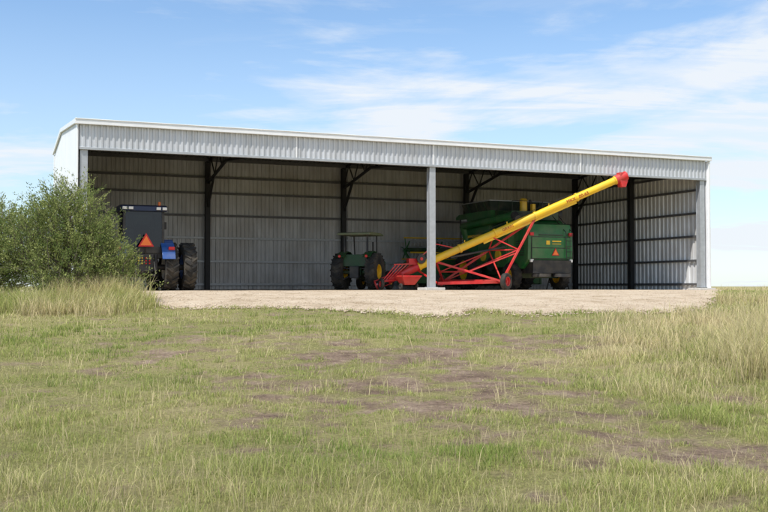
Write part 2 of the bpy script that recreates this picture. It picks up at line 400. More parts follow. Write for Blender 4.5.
for x,y in((-.72,-.5),(.72,-.5),(-.78,.35),(.78,.35),(-.62,1.0),(.62,1.0)): mb.beam((x,y,1.4),(x*.97,y*.92-.02,2.95),.085,.085,black)
mb.prism([(-.72,2.93),(-.7,3.10),(-.45,3.16),(.8,3.16),(1.15,3.08),(1.18,2.93)],-.84,.84,mat('cab_roof_blue',(.012,.022,.06),.4,0,.1),inset=.05)
mb.b2(-.7,.7,-.5,-.46,2.28,2.33,black); mb.b2(-.72,.72,-.56,-.5,1.38,1.62,black)
for x in(-.72,-.5,.5,.72): mb.b2(x-.08,x+.08,-.80,-.70,2.97,3.07,whitep)
mb.b2(-.28,.28,.1,.6,1.42,1.75,black); mb.prism([(.0,1.7),(-.12,2.45),(0.02,2.45),(.12,1.7)],-.26,.26,black,inset=.04)
mb.cyl((0,.85,1.45),(0,.62,2.05),.04,black); mb.lathe((0,.6,2.07),(0,-.5,1),[(-.015,.2),(.015,.215),(.015,.185),(-.015,.2)],black)
mb.cyl((.6,-.3,3.16),(.6,-.3,3.3),.05,orange,seg=10)
for sx in(-1,1): mb.beam((sx*.75,.95,2.7),(sx*1.0,1.0,2.62),.03,.03,black); mb.box((sx*1.02,1.0,2.5),(.16,.05,.28),black)
build(mb,'cab',tr,bevel=.01)
mb=MB()
mb.add([(-.68,-.52,1.44),(.68,-.52,1.44),(.66,-.5,2.92),(-.66,-.5,2.92)],[(0,1,2,3)],glass)
for sx in(-1,1): mb.add([(sx*.735,-.48,1.44),(sx*.62,.98,1.44),(sx*.6,.9,2.92),(sx*.70,-.46,2.92)],[(0,1,2,3)],glass)
mb.add([(-.6,1.01,1.44),(.6,1.01,1.44),(.6,.92,2.92),(-.6,.92,2.92)],[(0,1,2,3)],glass)
build(mb,'cab_windows',tr)
mb=MB(); smv(mb,.05,-.78,1.78,.33); mb.beam((.05,-.76,1.6),(.05,-.55,1.3),.04,.04,black); build(mb,'slow_vehicle_sign',tr)

# ---------------------------------------------------------------- small canopy tractor
t2=empty('tractor',L2W(11.75,3.7,.03),TH-math.radians(42))
tgreen=mat('tractor_green',(.012,.06,.018),.45,0,.2,3,dirt=(.12,.10,.07),dirt_amt=.3)
mb=MB()
for x in(-.76,.76): mb.wheel((x,0,.78),.78,.46,yellow,.40,20)
for x in(-.66,.66): mb.wheel((x,2.1,.43),.43,.24,yellow,.45,0)
mb.cyl((-.7,0,.76),(.7,0,.76),.09,dgreen); mb.beam((-.6,2.1,.43),(.6,2.1,.43),.12,.1,dgreen)
build(mb,'wheels',t2)
mb=MB()
mb.prism([(-.3,.55),(-.3,.95),(.6,1.0),(2.5,.8),(2.5,.5),(.6,.45)],-.22,.22,dgreen)
mb.prism([(.85,.85),(.85,1.42),(2.35,1.36),(2.62,1.25),(2.66,.7),(2.4,.62)],-.31,.31,tgreen,inset=.04)
mb.b2(-.315,.315,1.0,2.3,1.22,1.29,yellow); mb.b2(-.27,.27,2.66,2.68,.75,1.2,black)
for sx in(-1,1):
    a0,a1=sx*.42,sx*.76
    pts=[(-math.cos(math.radians(a))*.87,.78+math.sin(math.radians(a))*.87) for a in range(45,146,20)]
    for p,q in zip(pts,pts[1:]):
        mb.add([(a0,*p),(a1,*p),(a1,*q),(a0,*q),(a0,p[0]*.95,.73+(p[1]-.73)*.95),(a1,p[0]*.95,.73+(p[1]-.73)*.95),(a1,q[0]*.95,.73+(q[1]-.73)*.95),(a0,q[0]*.95,.73+(q[1]-.73)*.95)],[(0,1,2,3),(7,6,5,4),(0,4,5,1),(2,6,7,3),(1,5,6,2),(0,3,7,4)],tgreen)
    mb.beam((sx*.5,-.25,.9),(sx*.52,-.25,2.32),.07,.07,black); mb.beam((sx*.5,.95,1.1),(sx*.52,.85,2.32),.05,.05,black)
    mb.beam((sx*.25,-.3,.6),(sx*.28,-.95,.45),.05,.06,black)
    mb.cyl((sx*.6,-.66,1.42),(sx*.6,-.6,1.42),.06,redlens,seg=10)
mb.b2(-.25,.25,-.02,.4,1.05,1.17,yellow); mb.prism([(-.06,1.12),(-.14,1.5),(-.05,1.5),(.04,1.12)],-.24,.24,yellow,inset=.03)
mb.b2(-.6,.6,-.2,.9,.88,.94,black); mb.b2(-.55,.55,-.34,-.28,1.0,1.5,tgreen); mb.b2(-.2,.2,-.5,-.3,.5,1.0,black)
mb.cyl((0,.9,1.1),(0,.68,1.45),.03,black); mb.lathe((0,.66,1.47),(0,-.5,1),[(-.015,.19),(.015,.205),(.015,.175),(-.015,.19)],black)
mb.cyl((.12,1.5,1.38),(.12,1.5,2.1),.035,black)
build(mb,'body',t2,bevel=.01)
mb=MB(); mb.prism([(-.6,2.32),(-.58,2.40),(-.3,2.44),(.8,2.44),(1.15,2.38),(1.15,2.32)],-.74,.74,cream,inset=.03); build(mb,'canopy',t2,bevel=.01)

# ---------------------------------------------------------------- combine harvester
cb=empty('combine_harvester',L2W(19.8,1.7,.03),TH)
mb=MB()
for x in(-1.45,1.45): mb.wheel((x,4.7,.92),.92,.6,yellow,.5,20)
for x in(-1.22,1.22): mb.wheel((x,.95,.62),.62,.42,yellow,.5,16)
mb.beam((-1.4,4.7,.92),(1.4,4.7,.92),.3,.3,dgreen); mb.beam((-1.1,.95,.62),(1.1,.95,.62),.2,.2,dgreen)
build(mb,'wheels',cb)
mb=MB()
mb.prism([(.95,1.0),(.85,2.95),(1.1,3.12),(5.1,3.12),(5.1,1.5),(4.0,1.15),(2.5,1.0)],-1.42,1.42,green,inset=.03)
mb.prism([(-.28,1.30),(-.32,2.35),(-.12,2.85),(.88,3.02),(.93,1.0),(.3,.92)],-1.12,1.12,green,inset=.04)
mb.prism([(-.42,.72),(-.45,1.28),(.5,1.28),(.6,.72)],-.95,.95,black,inset=.03)
for x in(-.5,.5): mb.cyl((x,-.35,.56),(x,-.35,.7),.42,black,seg=20)
mb.b2(-.9,.9,.6,4.6,.7,1.12,dgreen)
for sx in(-1,1):
    xo=sx*1.43
    for y0,y1,z0,z1 in((1.0,2.3,1.3,2.35),(2.36,3.7,1.3,2.35),(3.76,4.95,1.75,2.35)):
        mb.b2(min(xo,xo+sx*.03),max(xo,xo+sx*.03),y0,y1,z0,z1,green)
    mb.b2(min(xo,xo+sx*.025),max(xo,xo+sx*.025),1.0,4.95,2.43,2.56,yellow)
    for i in range(9): mb.b2(min(xo,xo+sx*.04),max(xo,xo+sx*.04),1.1,2.3,2.64+i*.045,2.66+i*.045,black)
    mb.b2(min(xo,xo+sx*.03),max(xo,xo+sx*.03),2.5,5.0,2.64,3.0,green)
    for y in(1.7,3.1): mb.cyl((xo,y,1.55),(xo+sx*.09,y,1.55),.24,yellow,seg=18)
    mb.cyl((xo,2.4,1.15),(xo+sx*.08,2.4,1.15),.32,black,seg=18)
    mb.beam((xo+sx*.05,1.7,1.79),(xo+sx*.05,3.1,1.79),.04,.02,black)
    xv=sx*1.12
    for i in range(7): mb.b2(min(xv,xv+sx*.02),max(xv,xv+sx*.02),.05,.7,1.5+i*.1,1.54+i*.1,black)
mb.b2(-.98,.98,-.335,-.31,1.34,2.31,black)
mb.b2(-.95,.95,-.35,-.335,1.37,1.80,green); mb.b2(-.95,.95,-.35,-.335,1.83,2.28,green)
mb.b2(.05,.5,-.362,-.35,2.08,2.14,yellow); mb.b2(.05,.5,-.362,-.35,1.98,2.01,yellow); mb.b2(-.25,-.07,-.362,-.35,1.96,2.14,yellow)
mb.b2(-.6,.6,-.36,-.3,2.36,2.40,black)
for x in(-.98,.98):
    mb.b2(x-.09,x+.09,-.40,-.3,2.34,2.48,redlens); mb.b2(x-.07,x+.07,-.41,-.3,1.2,1.32,whitep)
mb.prism([(.95,3.12),(.95,3.5),(2.5,3.62),(2.5,3.12)],-1.2,1.2,dgreen,inset=.03)
for i in range(6): mb.b2(-1.05,-.1,.93,.955,3.2+i*.045,3.22+i*.045,black)
mb.cyl((.95,1.55,3.40),(1.5,1.55,3.40),.45,black,seg=24)
mb.cyl((-.35,1.4,3.5),(-.35,1.4,3.98),.17,yellow,seg=16); mb.cyl((-.35,1.4,3.98),(-.35,1.4,4.10),.22,yellow,.12,seg=16)
mb.cyl((.3,1.9,3.5),(.3,1.9,4.1),.06,black,seg=12)
mb.b2(-.0,.16,1.2,1.4,3.5,3.85,yellow)
def frus(x0,x1,y0,y1,z0,X0,X1,Y0,Y1,z1,m):
    mb.add([(x0,y0,z0),(x1,y0,z0),(x1,y1,z0),(x0,y1,z0),(X0,Y0,z1),(X1,Y0,z1),(X1,Y1,z1),(X0,Y1,z1)],[(3,2,1,0),(0,1,5,4),(1,2,6,5),(2,3,7,6),(3,0,4,7)],m)
frus(-1.3,1.3,2.6,4.95,3.12,-1.42,1.42,2.5,5.05,3.62,green)
tarp=mat('tank_extension',(.02,.035,.025),.7,0,.2,4,dirt=DUST,dirt_amt=.2)
frus(-1.40,1.40,2.52,5.03,3.62,-1.55,1.55,2.35,5.2,4.06,tarp)
for sx in(-1,1): mb.beam((sx*1.56,2.35,4.06),(sx*1.56,5.2,4.06),.03,.04,galv)
for y in(2.35,5.2): mb.beam((-1.56,y,4.06),(1.56,y,4.06),.03,.04,galv)
for x in(-1.0,-.33,.33,1.0): mb.beam((x,2.50,3.62),(x*1.08,2.33,4.04),.04,.03,dgreen)
for y in(2.9,3.7,4.5): 
    for sx in(-1,1): mb.beam((sx*1.42,y,3.62),(sx*1.57,y,4.04),.03,.04,dgreen)
for x in(-1.15,.4,1.15): mb.cyl((x,1.0,3.4),(x,1.0,3.95),.016,black,seg=6)
mb.cyl((-1.15,1.0,3.95),(1.15,1.0,3.95),.016,black,seg=6)
for x in(.72,1.04): mb.cyl((x,-.44,1.35),(x,-.40,2.5),.018,black,seg=6); mb.cyl((x,-.40,2.5),(x,.7,3.3),.018,black,seg=6)
for i in range(5): mb.cyl((.72,-.43,1.42+i*.24),(1.04,-.43,1.42+i*.24),.014,black,seg=6)
mb.cyl((-1.58,4.9,3.0),(-1.62,.0,3.22),.17,green,seg=18); mb.cyl((-1.3,4.9,2.2),(-1.58,4.9,3.05),.2,green,seg=18); mb.cyl((-1.62,.0,3.22),(-1.64,-.35,3.05),.19,black,.15,seg=18)
mb.prism([(4.9,1.2),(4.9,2.0),(6.5,1.3),(6.5,.55)],-.7,.7,dgreen,inset=.03)
mb.b2(-1.75,-.9,5.1,6.1,1.72,1.78,dgreen)
for k_ in range(5): mb.b2(-2.05,-1.75,5.25,5.75,.5+.27*k_,.53+.27*k_,black)
build(mb,'body',cb,bevel=.012)
mb=MB()
mb.b2(-.95,.95,5.12,6.3,1.6,1.85,green)
for x in(-.93,.93):
    for y in(5.15,6.35): mb.beam((x,y,1.85),(x,y+.1 if y>6 else y,3.45),.08,.08,black)
mb.prism([(5.0,3.42),(5.0,3.6),(5.2,3.68),(6.5,3.66),(6.8,3.55),(6.8,3.42)],-1.05,1.05,green,inset=.04)
for x in(-.8,-.4,.4,.8): mb.b2(x-.1,x+.1,6.78,6.84,3.44,3.56,whitep)
mb.b2(-.9,.9,5.12,5.16,1.85,3.42,black)
mb.b2(-.3,.3,5.4,5.8,1.85,2.3,black); mb.b2(-.28,.28,5.3,5.42,2.3,2.95,black)
build(mb,'cab',cb,bevel=.012)
mb=MB()
for x in(-.95,.95): mb.add([(x,5.2,1.87),(x,6.35,1.87),(x,6.42,3.42),(x,5.2,3.42)],[(0,1,2,3)],glass)
mb.add([(-.9,6.38,1.87),(.9,6.38,1.87),(.9,6.46,3.42),(-.9,6.46,3.42)],[(0,1,2,3)],glass)
build(mb,'cab_windows',cb)
mb=MB(); smv(mb,.2,-.38,1.60,.21); build(mb,'slow_vehicle_sign',cb)
mb=MB(); hw=3.6; Y0=6.55
mb.prism([(Y0,.3),(Y0-.05,1.45),(Y0+.06,1.45),(Y0+.15,.5),(Y0+1.25,.25),(Y0+1.25,.2)],-hw,hw,green)
for sx in(-1,1): mb.prism([(Y0-.05,.25),(Y0-.05,1.5),(Y0+.6,1.35),(Y0+1.6,.25)],sx*hw,sx*(hw+.08),green)
mb.cyl((-hw,Y0+.4,.72),(hw,Y0+.4,.72),.2,galv,seg=16)
for i in range(44):
    x=-hw+.1+i*(2*hw-.2)/43; a=i*1.1
    mb.beam((x,Y0+.4+math.cos(a)*.2,.72+math.sin(a)*.2),(x+.07,Y0+.4+math.cos(a)*.32,.72+math.sin(a)*.32),.05,.1,galv)
rc=(Y0+.75,1.95)
mb.cyl((-hw+.05,rc[0],rc[1]),(hw-.05,rc[0],rc[1]),.09,dgreen,seg=12)
for i in range(6):
    a=i*math.pi/3+.25; y=rc[0]+math.cos(a)*.62; z=rc[1]+math.sin(a)*.62
    mb.cyl((-hw+.05,y,z),(hw-.05,y,z),.04,yellow if i%2 else galv,seg=6)
    for j in range(36):
        x=-hw+.15+j*(2*hw-.3)/35; mb.beam((x,y,z),(x,y+.03,z-.26),.02,.03,galv)
    for j in range(5):
        x=-hw+.1+j*(2*hw-.2)/4; mb.beam((x,rc[0],rc[1]),(x,y,z),.05,.03,green)
for sx in(-1,1): mb.beam((sx*(hw+.04),Y0,1.4),(sx*(hw+.04),rc[0],rc[1]),.07,.12,green)
for i in range(90):
    x=-hw+.04+i*(2*hw-.08)/89; mb.box((x,Y0+1.32,.22),(.03,.14,.03),galv)
build(mb,'grain_header',cb,smooth=False)

# ---------------------------------------------------------------- grain auger
OS,OD=16.0,1.6
ag=empty('grain_auger',L2W(OS,OD,.03),TH)
def Q(s,d,z): return Vector((s-OS,d-OD,z))
A=Q(12.5,2.2,.42); B=Q(22.2,-.45,4.80); D=(B-A)
def T(t,dz=0): p=A+D*t; return Vector((p.x,p.y,p.z+dz))
mb=MB()
mb.cyl(T(.13),T(.985),.155,yellow,seg=24)
mb.cyl(T(.0),T(.13),.165,red,seg=20)
for t in(.13,.3,.45,.62,.8,.97): mb.cyl(T(t-.004),T(t+.004),.185,yellow,seg=20)
for t in(.32,.5,.68): mb.beam(T(t),T(t,.26),.03,.03,yellow)
pr=[T(.18,.15),T(.32,.26),T(.5,.28),T(.68,.26),T(.9,.15)]
for a,b_ in zip(pr,pr[1:]): mb.cyl(a,b_,.007,black,seg=5)
mb.beam(T(.40,-.21),T(.8,-.21),.05,.09,yellow)
for t in(.42,.5,.6,.7,.78): mb.beam(T(t,-.1),T(t,-.2),.05,.05,yellow)
build(mb,'auger_tube',ag)
mb=MB()
mb.cyl(T(.972),T(1.02),.2,red,seg=20)
mb.prism([(-.18,-.16),(-.18,.2),(.18,.2),(.2,-.16),(.1,-.42),(-.1,-.42)],-.15,.15,red)
vs=mb.v[-12:]; mb.v[-12:]=[tuple(T(1.0)+Vector((v[1],v[0],v[2]))) for v in vs]
build(mb,'discharge_spout',ag,bevel=.01)
mb=MB()
mb.cyl(T(-.05),T(.0),.05,galv)
for i in range(6):
    a=i*math.pi/3; a_,x_,y_,l_=mb.frame(T(0),T(1)); o=(x_*math.cos(a)+y_*math.sin(a))*.2
    mb.cyl(T(-.05)+o,T(.01)+o,.015,red,seg=6)
for i in range(3): 
    a_,x_,y_,l_=mb.frame(T(0),T(1)); mb.lathe(T(-.05+i*.025),a_,[(-.02,.2),(.02,.22),(.02,.18),(-.02,.2)],red,18)
h=T(.04)
hop=Vector((h.x+.1,h.y-.8,0))
mb.add([hop+Vector(v) for v in((-.22,-.22,.22),(.22,-.22,.22),(.22,.22,.22),(-.22,.22,.22),(-.42,-.42,.55),(.42,-.42,.55),(.42,.42,.55),(-.42,.42,.55))],[(3,2,1,0),(0,1,5,4),(1,2,6,5),(2,3,7,6),(3,0,4,7)],red)
for q1,q2 in(((-.44,-.42),(.44,-.42)),((.42,-.44),(.42,.44)),((-.42,-.44),(-.42,.44))): mb.beam(hop+Vector((*q1,.57)),hop+Vector((*q2,.57)),.04,.05,red)
mb.cyl(hop+Vector((0,.1,.35)),h+Vector((0,0,.05)),.14,red,seg=16)
for x in(-.35,.35): mb.wheel(hop+Vector((x,-.1,.14)),.14,.08,black,.5,0)
mb.box(T(.10,.32),(.4,.26,.26),red); mb.cyl(T(.13,.3)+Vector((0,-.16,0)),T(.13,.3)+Vector((0,-.22,0)),.2,black,seg=18)
mb.cyl(T(.13,.3)+Vector((0,-.225,0)),T(.13,.3)+Vector((0,-.235,0)),.07,red,seg=12)
mb.beam(T(.06,.1),T(.2,.62),.05,.05,red); mb.beam(T(.2,.62),T(.28,.1),.04,.04,red)
for k_ in range(4): mb.beam(Vector((h.x-.75+.16*k_,h.y-.1,.35+.05*k_)),Vector((h.x-.2+.16*k_,h.y-.3,1.05)),.04,.04,red)
mb.beam(Vector((h.x-.85,h.y-.1,.35)),Vector((h.x+.3,h.y-.15,.45)),.06,.06,red)
mb.beam(Vector((h.x-.3,h.y-.3,1.05)),Vector((h.x+.4,h.y-.3,1.08)),.05,.05,red)
mb.wheel(Vector((h.x-.8,h.y-.15,.25)),.25,.12,red,.5,0)
build(mb,'intake_hopper',ag,bevel=.008)
mb=MB()
w1=Q(16.95,.25,.36); w2=Q(15.25,3.05,.36)
ax=(w2-w1)
for w_ in(w1,w2):
    t_=MB(); t_.wheel((0,0,0),.36,.22,red,.55,0)
    ang=math.atan2(ax.y,ax.x); R_=Matrix.Rotation(ang,3,'Z')
    o=len(mb.v); mb.v+= [tuple(w_+R_@Vector(v)) for v in t_.v]
    idx=[mb.mi(m_) for m_ in t_.mats]
    for f,mm in zip(t_.f,t_.m): mb.f.append([i+o for i in f]); mb.m.append(idx[mm])
build(mb,'transport_wheels',ag)
mb=MB()
mb.beam(w1+Vector((0,0,.02)),w2+Vector((0,0,.02)),.12,.12,red)
top=T(.62,-.12); low=T(.20,-.12); midp=T(.44,-.15)
for w_ in(w1+ax*.06,w2-ax*.06):
    mb.beam(w_,top,.07,.09,red)
    mb.beam(w_,low,.07,.09,red)
    mb.beam(w_.lerp(top,.5),midp,.05,.05,red)
    mb.beam(w_.lerp(top,.45),w_.lerp(low,.5),.05,.05,red)
mb.beam((w1+ax*.06).lerp(top,.5),(w2-ax*.06).lerp(top,.5),.05,.06,red)
mb.beam((w1+ax*.06).lerp(top,.5),(w2-ax*.06),.05,.05,red)
mb.beam((w1+ax*.06),(w2-ax*.06).lerp(top,.5),.05,.05,red)
mb.beam((w1+ax*.06).lerp(low,.5),(w2-ax*.06).lerp(low,.5),.05,.06,red)
mb.cyl(T(.26,-.2),w1.lerp(top,.55)+ax*.25,.045,black,seg=10)
mb.beam(Q(14.0,.6,.28),Q(17.0,.55,.34),.1,.12,red); mb.beam(Q(14.0,.6,.28),T(.12,-.1),.06,.06,red)
build(mb,'undercarriage',ag,bevel=.006)
a_=D.normalized(); vw=Vector((-.05,-1,0)); n_=(vw-a_*vw.dot(a_)).normalized(); yv=n_.cross(a_)
for txt,t,sz in(('MKX 100-63',.80,.2),('GRAIN',.5,.17)):
    cu=bpy.data.curves.new('lettering','FONT'); cu.body=txt; cu.size=sz; cu.extrude=.004; cu.align_x='CENTER'; cu.align_y='CENTER'
    cu.materials.append(mat('lettering_red',(.35,.02,.02),.5)); to=bpy.data.objects.new('lettering',cu); scene.collection.objects.link(to); to.parent=ag
    M=Matrix((a_,yv,n_)).transposed().to_4x4(); M.translation=T(t)+n_*.158; to.matrix_local=M

# ---------------------------------------------------------------- ladder
mb=MB()
for x in(-.45,.45):
    mb.beam((x*.6,0,0),(x*.5,.5,1.5),.05,.05,black)
for k_ in range(5): mb.beam((-.26,.08+.1*k_,.25+.27*k_),(.26,.08+.1*k_,.25+.27*k_),.05,.03,black)
mb.beam((-.3,.9,0),(-.25,.5,1.5),.04,.04,black); mb.beam((.3,.9,0),(.25,.5,1.5),.04,.04,black)
lad=empty('step_ladder',L2W(22.9,5.0,.03),TH+.5); build(mb,'ladder_frame',lad)

# ---------------------------------------------------------------- vegetation
def leafmat(name,trans=.3,rough=.7):
    m=bpy.data.materials.new(name); m.use_nodes=True; N=m.node_tree.nodes; K=m.node_tree.links
    for n in list(N): 
        if n.type=='BSDF_PRINCIPLED': N.remove(n)
    at=N.new('ShaderNodeAttribute'); at.attribute_name='Col'
    d=N.new('ShaderNodeBsdfDiffuse'); t=N.new('ShaderNodeBsdfTranslucent'); K.new(at.outputs['Color'],d.inputs[0]); K.new(at.outputs['Color'],t.inputs[0])
    mx=N.new('ShaderNodeMixShader'); mx.inputs[0].default_value=trans; K.new(d.outputs[0],mx.inputs[1]); K.new(t.outputs[0],mx.inputs[2])
    K.new(mx.outputs[0],N['Material Output'].inputs[0]); return m
grassm=leafmat('grass_blades',.4)
def blades(name,X,Y,H,Wd,col,lean):
    n=len(X); Z=height(X,Y)-.01; a=rng.random(n)*2*math.pi; la=rng.random(n)*2*math.pi
    wx,wy=np.cos(a)*Wd/2,np.sin(a)*Wd/2; lx,ly=np.cos(la)*H*lean,np.sin(la)*H*lean
    V=np.empty((n,5,3)); 
    V[:,0]=np.stack([X-wx,Y-wy,Z],1); V[:,1]=np.stack([X+wx,Y+wy,Z],1)
    mx_,my_=X+lx*.35,Y+ly*.35
    V[:,2]=np.stack([mx_+wx*.75,my_+wy*.75,Z+H*.55],1); V[:,3]=np.stack([mx_-wx*.75,my_-wy*.75,Z+H*.55],1)
    V[:,4]=np.stack([X+lx,Y+ly,Z+H*(1-.35*lean)],1)
    i=np.arange(n)*5; Lp=np.stack([i,i+1,i+2,i+3,i+3,i+2,i+4],1).ravel()
    st=np.stack([np.arange(n)*7,np.arange(n)*7+4],1).ravel()
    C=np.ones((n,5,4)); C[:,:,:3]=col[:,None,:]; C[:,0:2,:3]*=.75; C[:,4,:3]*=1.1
    return npmesh(name,V.reshape(-1,3),Lp,st,[grassm],C.reshape(-1,4),smooth=False)
GREEN=np.array([.22,.31,.072]); YG=np.array([.43,.45,.15]); STRAW=np.array([.70,.59,.35])
def gcolr(X,Y,dry):
    n=len(X); t=np.clip(fbm(X*.4,Y*.4,4,9)*1.25-.12+rng.normal(0,.2,n)+dry-.12,0,1)[:,None]
    c=np.where(t<.5,GREEN+(YG-GREEN)*t*2,YG+(STRAW-YG)*(t*2-1)); return c*rng.uniform(.72,1.22,(n,1))
def onpad(X,Y): return (X>-14)&(X<15.6)&(Y>edgeY(X))
n=560000
u=rng.random(n); Y=4.2*(36/4.2)**u; Xh=.47*Y+1.2; X=(rng.random(n)*2-1)*Xh
soil=soil_mask(X,Y); ed=Y-edgeY(X); inp=(X>-14)&(X<15.6)
keep=rng.random(n)>np.clip(soil*1.0,0,.86)
keep&=~(inp&(ed>rng.exponential(.5,n)-.25)&(rng.random(n)>.03*np.exp(-np.maximum(ed,0)*.6)))
# thin the cover just outside the gravel so it breaks up softly
keep&=~(inp&(ed>-1.2)&(rng.random(n)<.55*sst(-1.2,0,ed)*sst(.4,.6,fbm(X*2,Y*2,3,55))))
clump=fbm(X*3.5,Y*3.5,3,21)
keep&=rng.random(n)<(.50+1.0*sst(.35,.65,clump))
X,Y,soil,clump,ed=X[keep],Y[keep],soil[keep],clump[keep],ed[keep]; n=len(X)
big=fbm(X*.6,Y*.6,3,31)
H=(.025+.052*rng.random(n))*(.6+.9*sst(.35,.75,clump))*(.7+.7*sst(.4,.75,big))
H*=(1-.5*soil)*(1+.45*sst(9,5,Y))
tallr=sst(.20,.40,X/Y)*sst(30,22,Y)*sst(8,12,Y); H*=1+1.2*tallr*sst(.35,.6,clump)
left=sst(-.25,-.42,X/Y)*sst(12,20,Y); H*=1+.6*left
H=np.clip(H,.015,.26)
Wd=np.maximum(.0032,.00040*Y)*rng.uniform(.8,1.6,n)
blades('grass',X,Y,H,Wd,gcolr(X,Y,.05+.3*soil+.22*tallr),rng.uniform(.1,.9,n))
def tufts(name,cx,cy,per,rad,h0,h1,dry,w=.005,lean=(.1,.6)):
    m_=len(cx); X=np.repeat(cx,per)+rng.normal(0,1,m_*per)*np.repeat(rad,per); Y=np.repeat(cy,per)+rng.normal(0,1,m_*per)*np.repeat(rad,per)
    hs=np.repeat(rng.uniform(h0,h1,m_),per)*rng.uniform(.45,1.15,m_*per)
    Wd=np.maximum(w,.0005*Y)*rng.uniform(.7,1.4,len(X))
    k_=~onpad(X,Y-.15); X,Y,hs,Wd=X[k_],Y[k_],hs[k_],Wd[k_]
    return blades(name,X,Y,hs,Wd,gcolr(X,Y,dry),rng.uniform(lean[0],lean[1],len(X)))
m_=700; cy=4.3*(26/4.3)**rng.random(m_); cx=(rng.random(m_)*2-1)*(.46*cy+1)
kk=rng.random(m_)>soil_mask(cx,cy)*1.3; cx,cy=cx[kk],cy[kk]
tufts('grass_tufts',cx,cy,34,.05+.06*rng.random(len(cx)),.07,.18,.05)
m_=330; cy=4.4+3.6*rng.random(m_)**1.2; cx=(rng.random(m_)*2-1)*(.46*cy+.8); kk=(rng.random(m_)>soil_mask(cx,cy)*1.3)&(rng.random(m_)<np.where(cx<.5,1,.5)); cx,cy=cx[kk],cy[kk]
tufts('grass_tufts',cx,cy,46,np.full(len(cx),.11),.12,.29,.2,.0028,(.15,.75))
m_=2600; cy=4.3*(24/4.3)**rng.random(m_); cx=(rng.random(m_)*2-1)*(.46*cy+1); kk=rng.random(m_)>soil_mask(cx,cy)*1.3; cx,cy=cx[kk],cy[kk]
tufts('seed_stalks',cx,cy,4,np.full(len(cx),.14),.12,.32,.7,.0022,(.1,.5))
m_=260; cy=rng.uniform(13.5,28,m_); cx=cy*(.325+.28*rng.random(m_)**.8)+rng.normal(0,.3,m_)
tufts('tall_dry_grass',cx,cy,130,np.full(m_,.17),.25,.6,.55,.006,(.08,.7))
m_=60; cy=rng.uniform(13.5,17,m_); cx=cy*(.345+.2*rng.random(m_))
tufts('tall_dry_grass',cx,cy,140,np.full(m_,.15),.55,.95,.62,.005,(.08,.65))
m_=110; cy=rng.uniform(12,22,m_); cx=cy*(.22+.14*rng.random(m_))
tufts('tall_dry_grass',cx,cy,70,np.full(m_,.2),.14,.36,.5,.006,(.1,.7))
m_=420; cy=rng.uniform(29,75,m_); cx=cy*(.31+.3*rng.random(m_))+1.0
kk=cx>np.interp(cy,[28,34,44,60],[10.6,13.2,16.8,17.5]); cx,cy=cx[kk],cy[kk]
tufts('tall_dry_grass',cx,cy,70,np.full(len(cx),.35),.15,.36,.85,.014)
m_=330; cx=rng.uniform(-15,-6.0,m_); cy=np.interp(cx,[-15,-6.0],[24.3,25.0])+rng.normal(0,.9,m_)
tufts('tall_grass',cx,cy,120,np.full(m_,.2),.22,.75,.34,.008,(.08,.65))
m_=150; cx=rng.uniform(-14,-8.2,m_); cy=rng.uniform(27.5,30,m_)
tufts('tall_grass',cx,cy,110,np.full(m_,.25),.5,.9,.3,.01,(.08,.65))
m_=80; cx=-6.1-2.4*rng.random(m_)**.7; cy=rng.uniform(25.2,26.6,m_)
tufts('tall_grass',cx,cy,120,np.full(m_,.2),.35,1.0,.42,.008,(.08,.6))
m_=80; cx=rng.uniform(-7,9,m_); cy=edgeY(cx)-np.abs(rng.normal(0,.3,m_))+.1
tufts('grass_tufts',cx,cy,40,.06+.12*rng.random(m_),.05,.17,.25,.008)

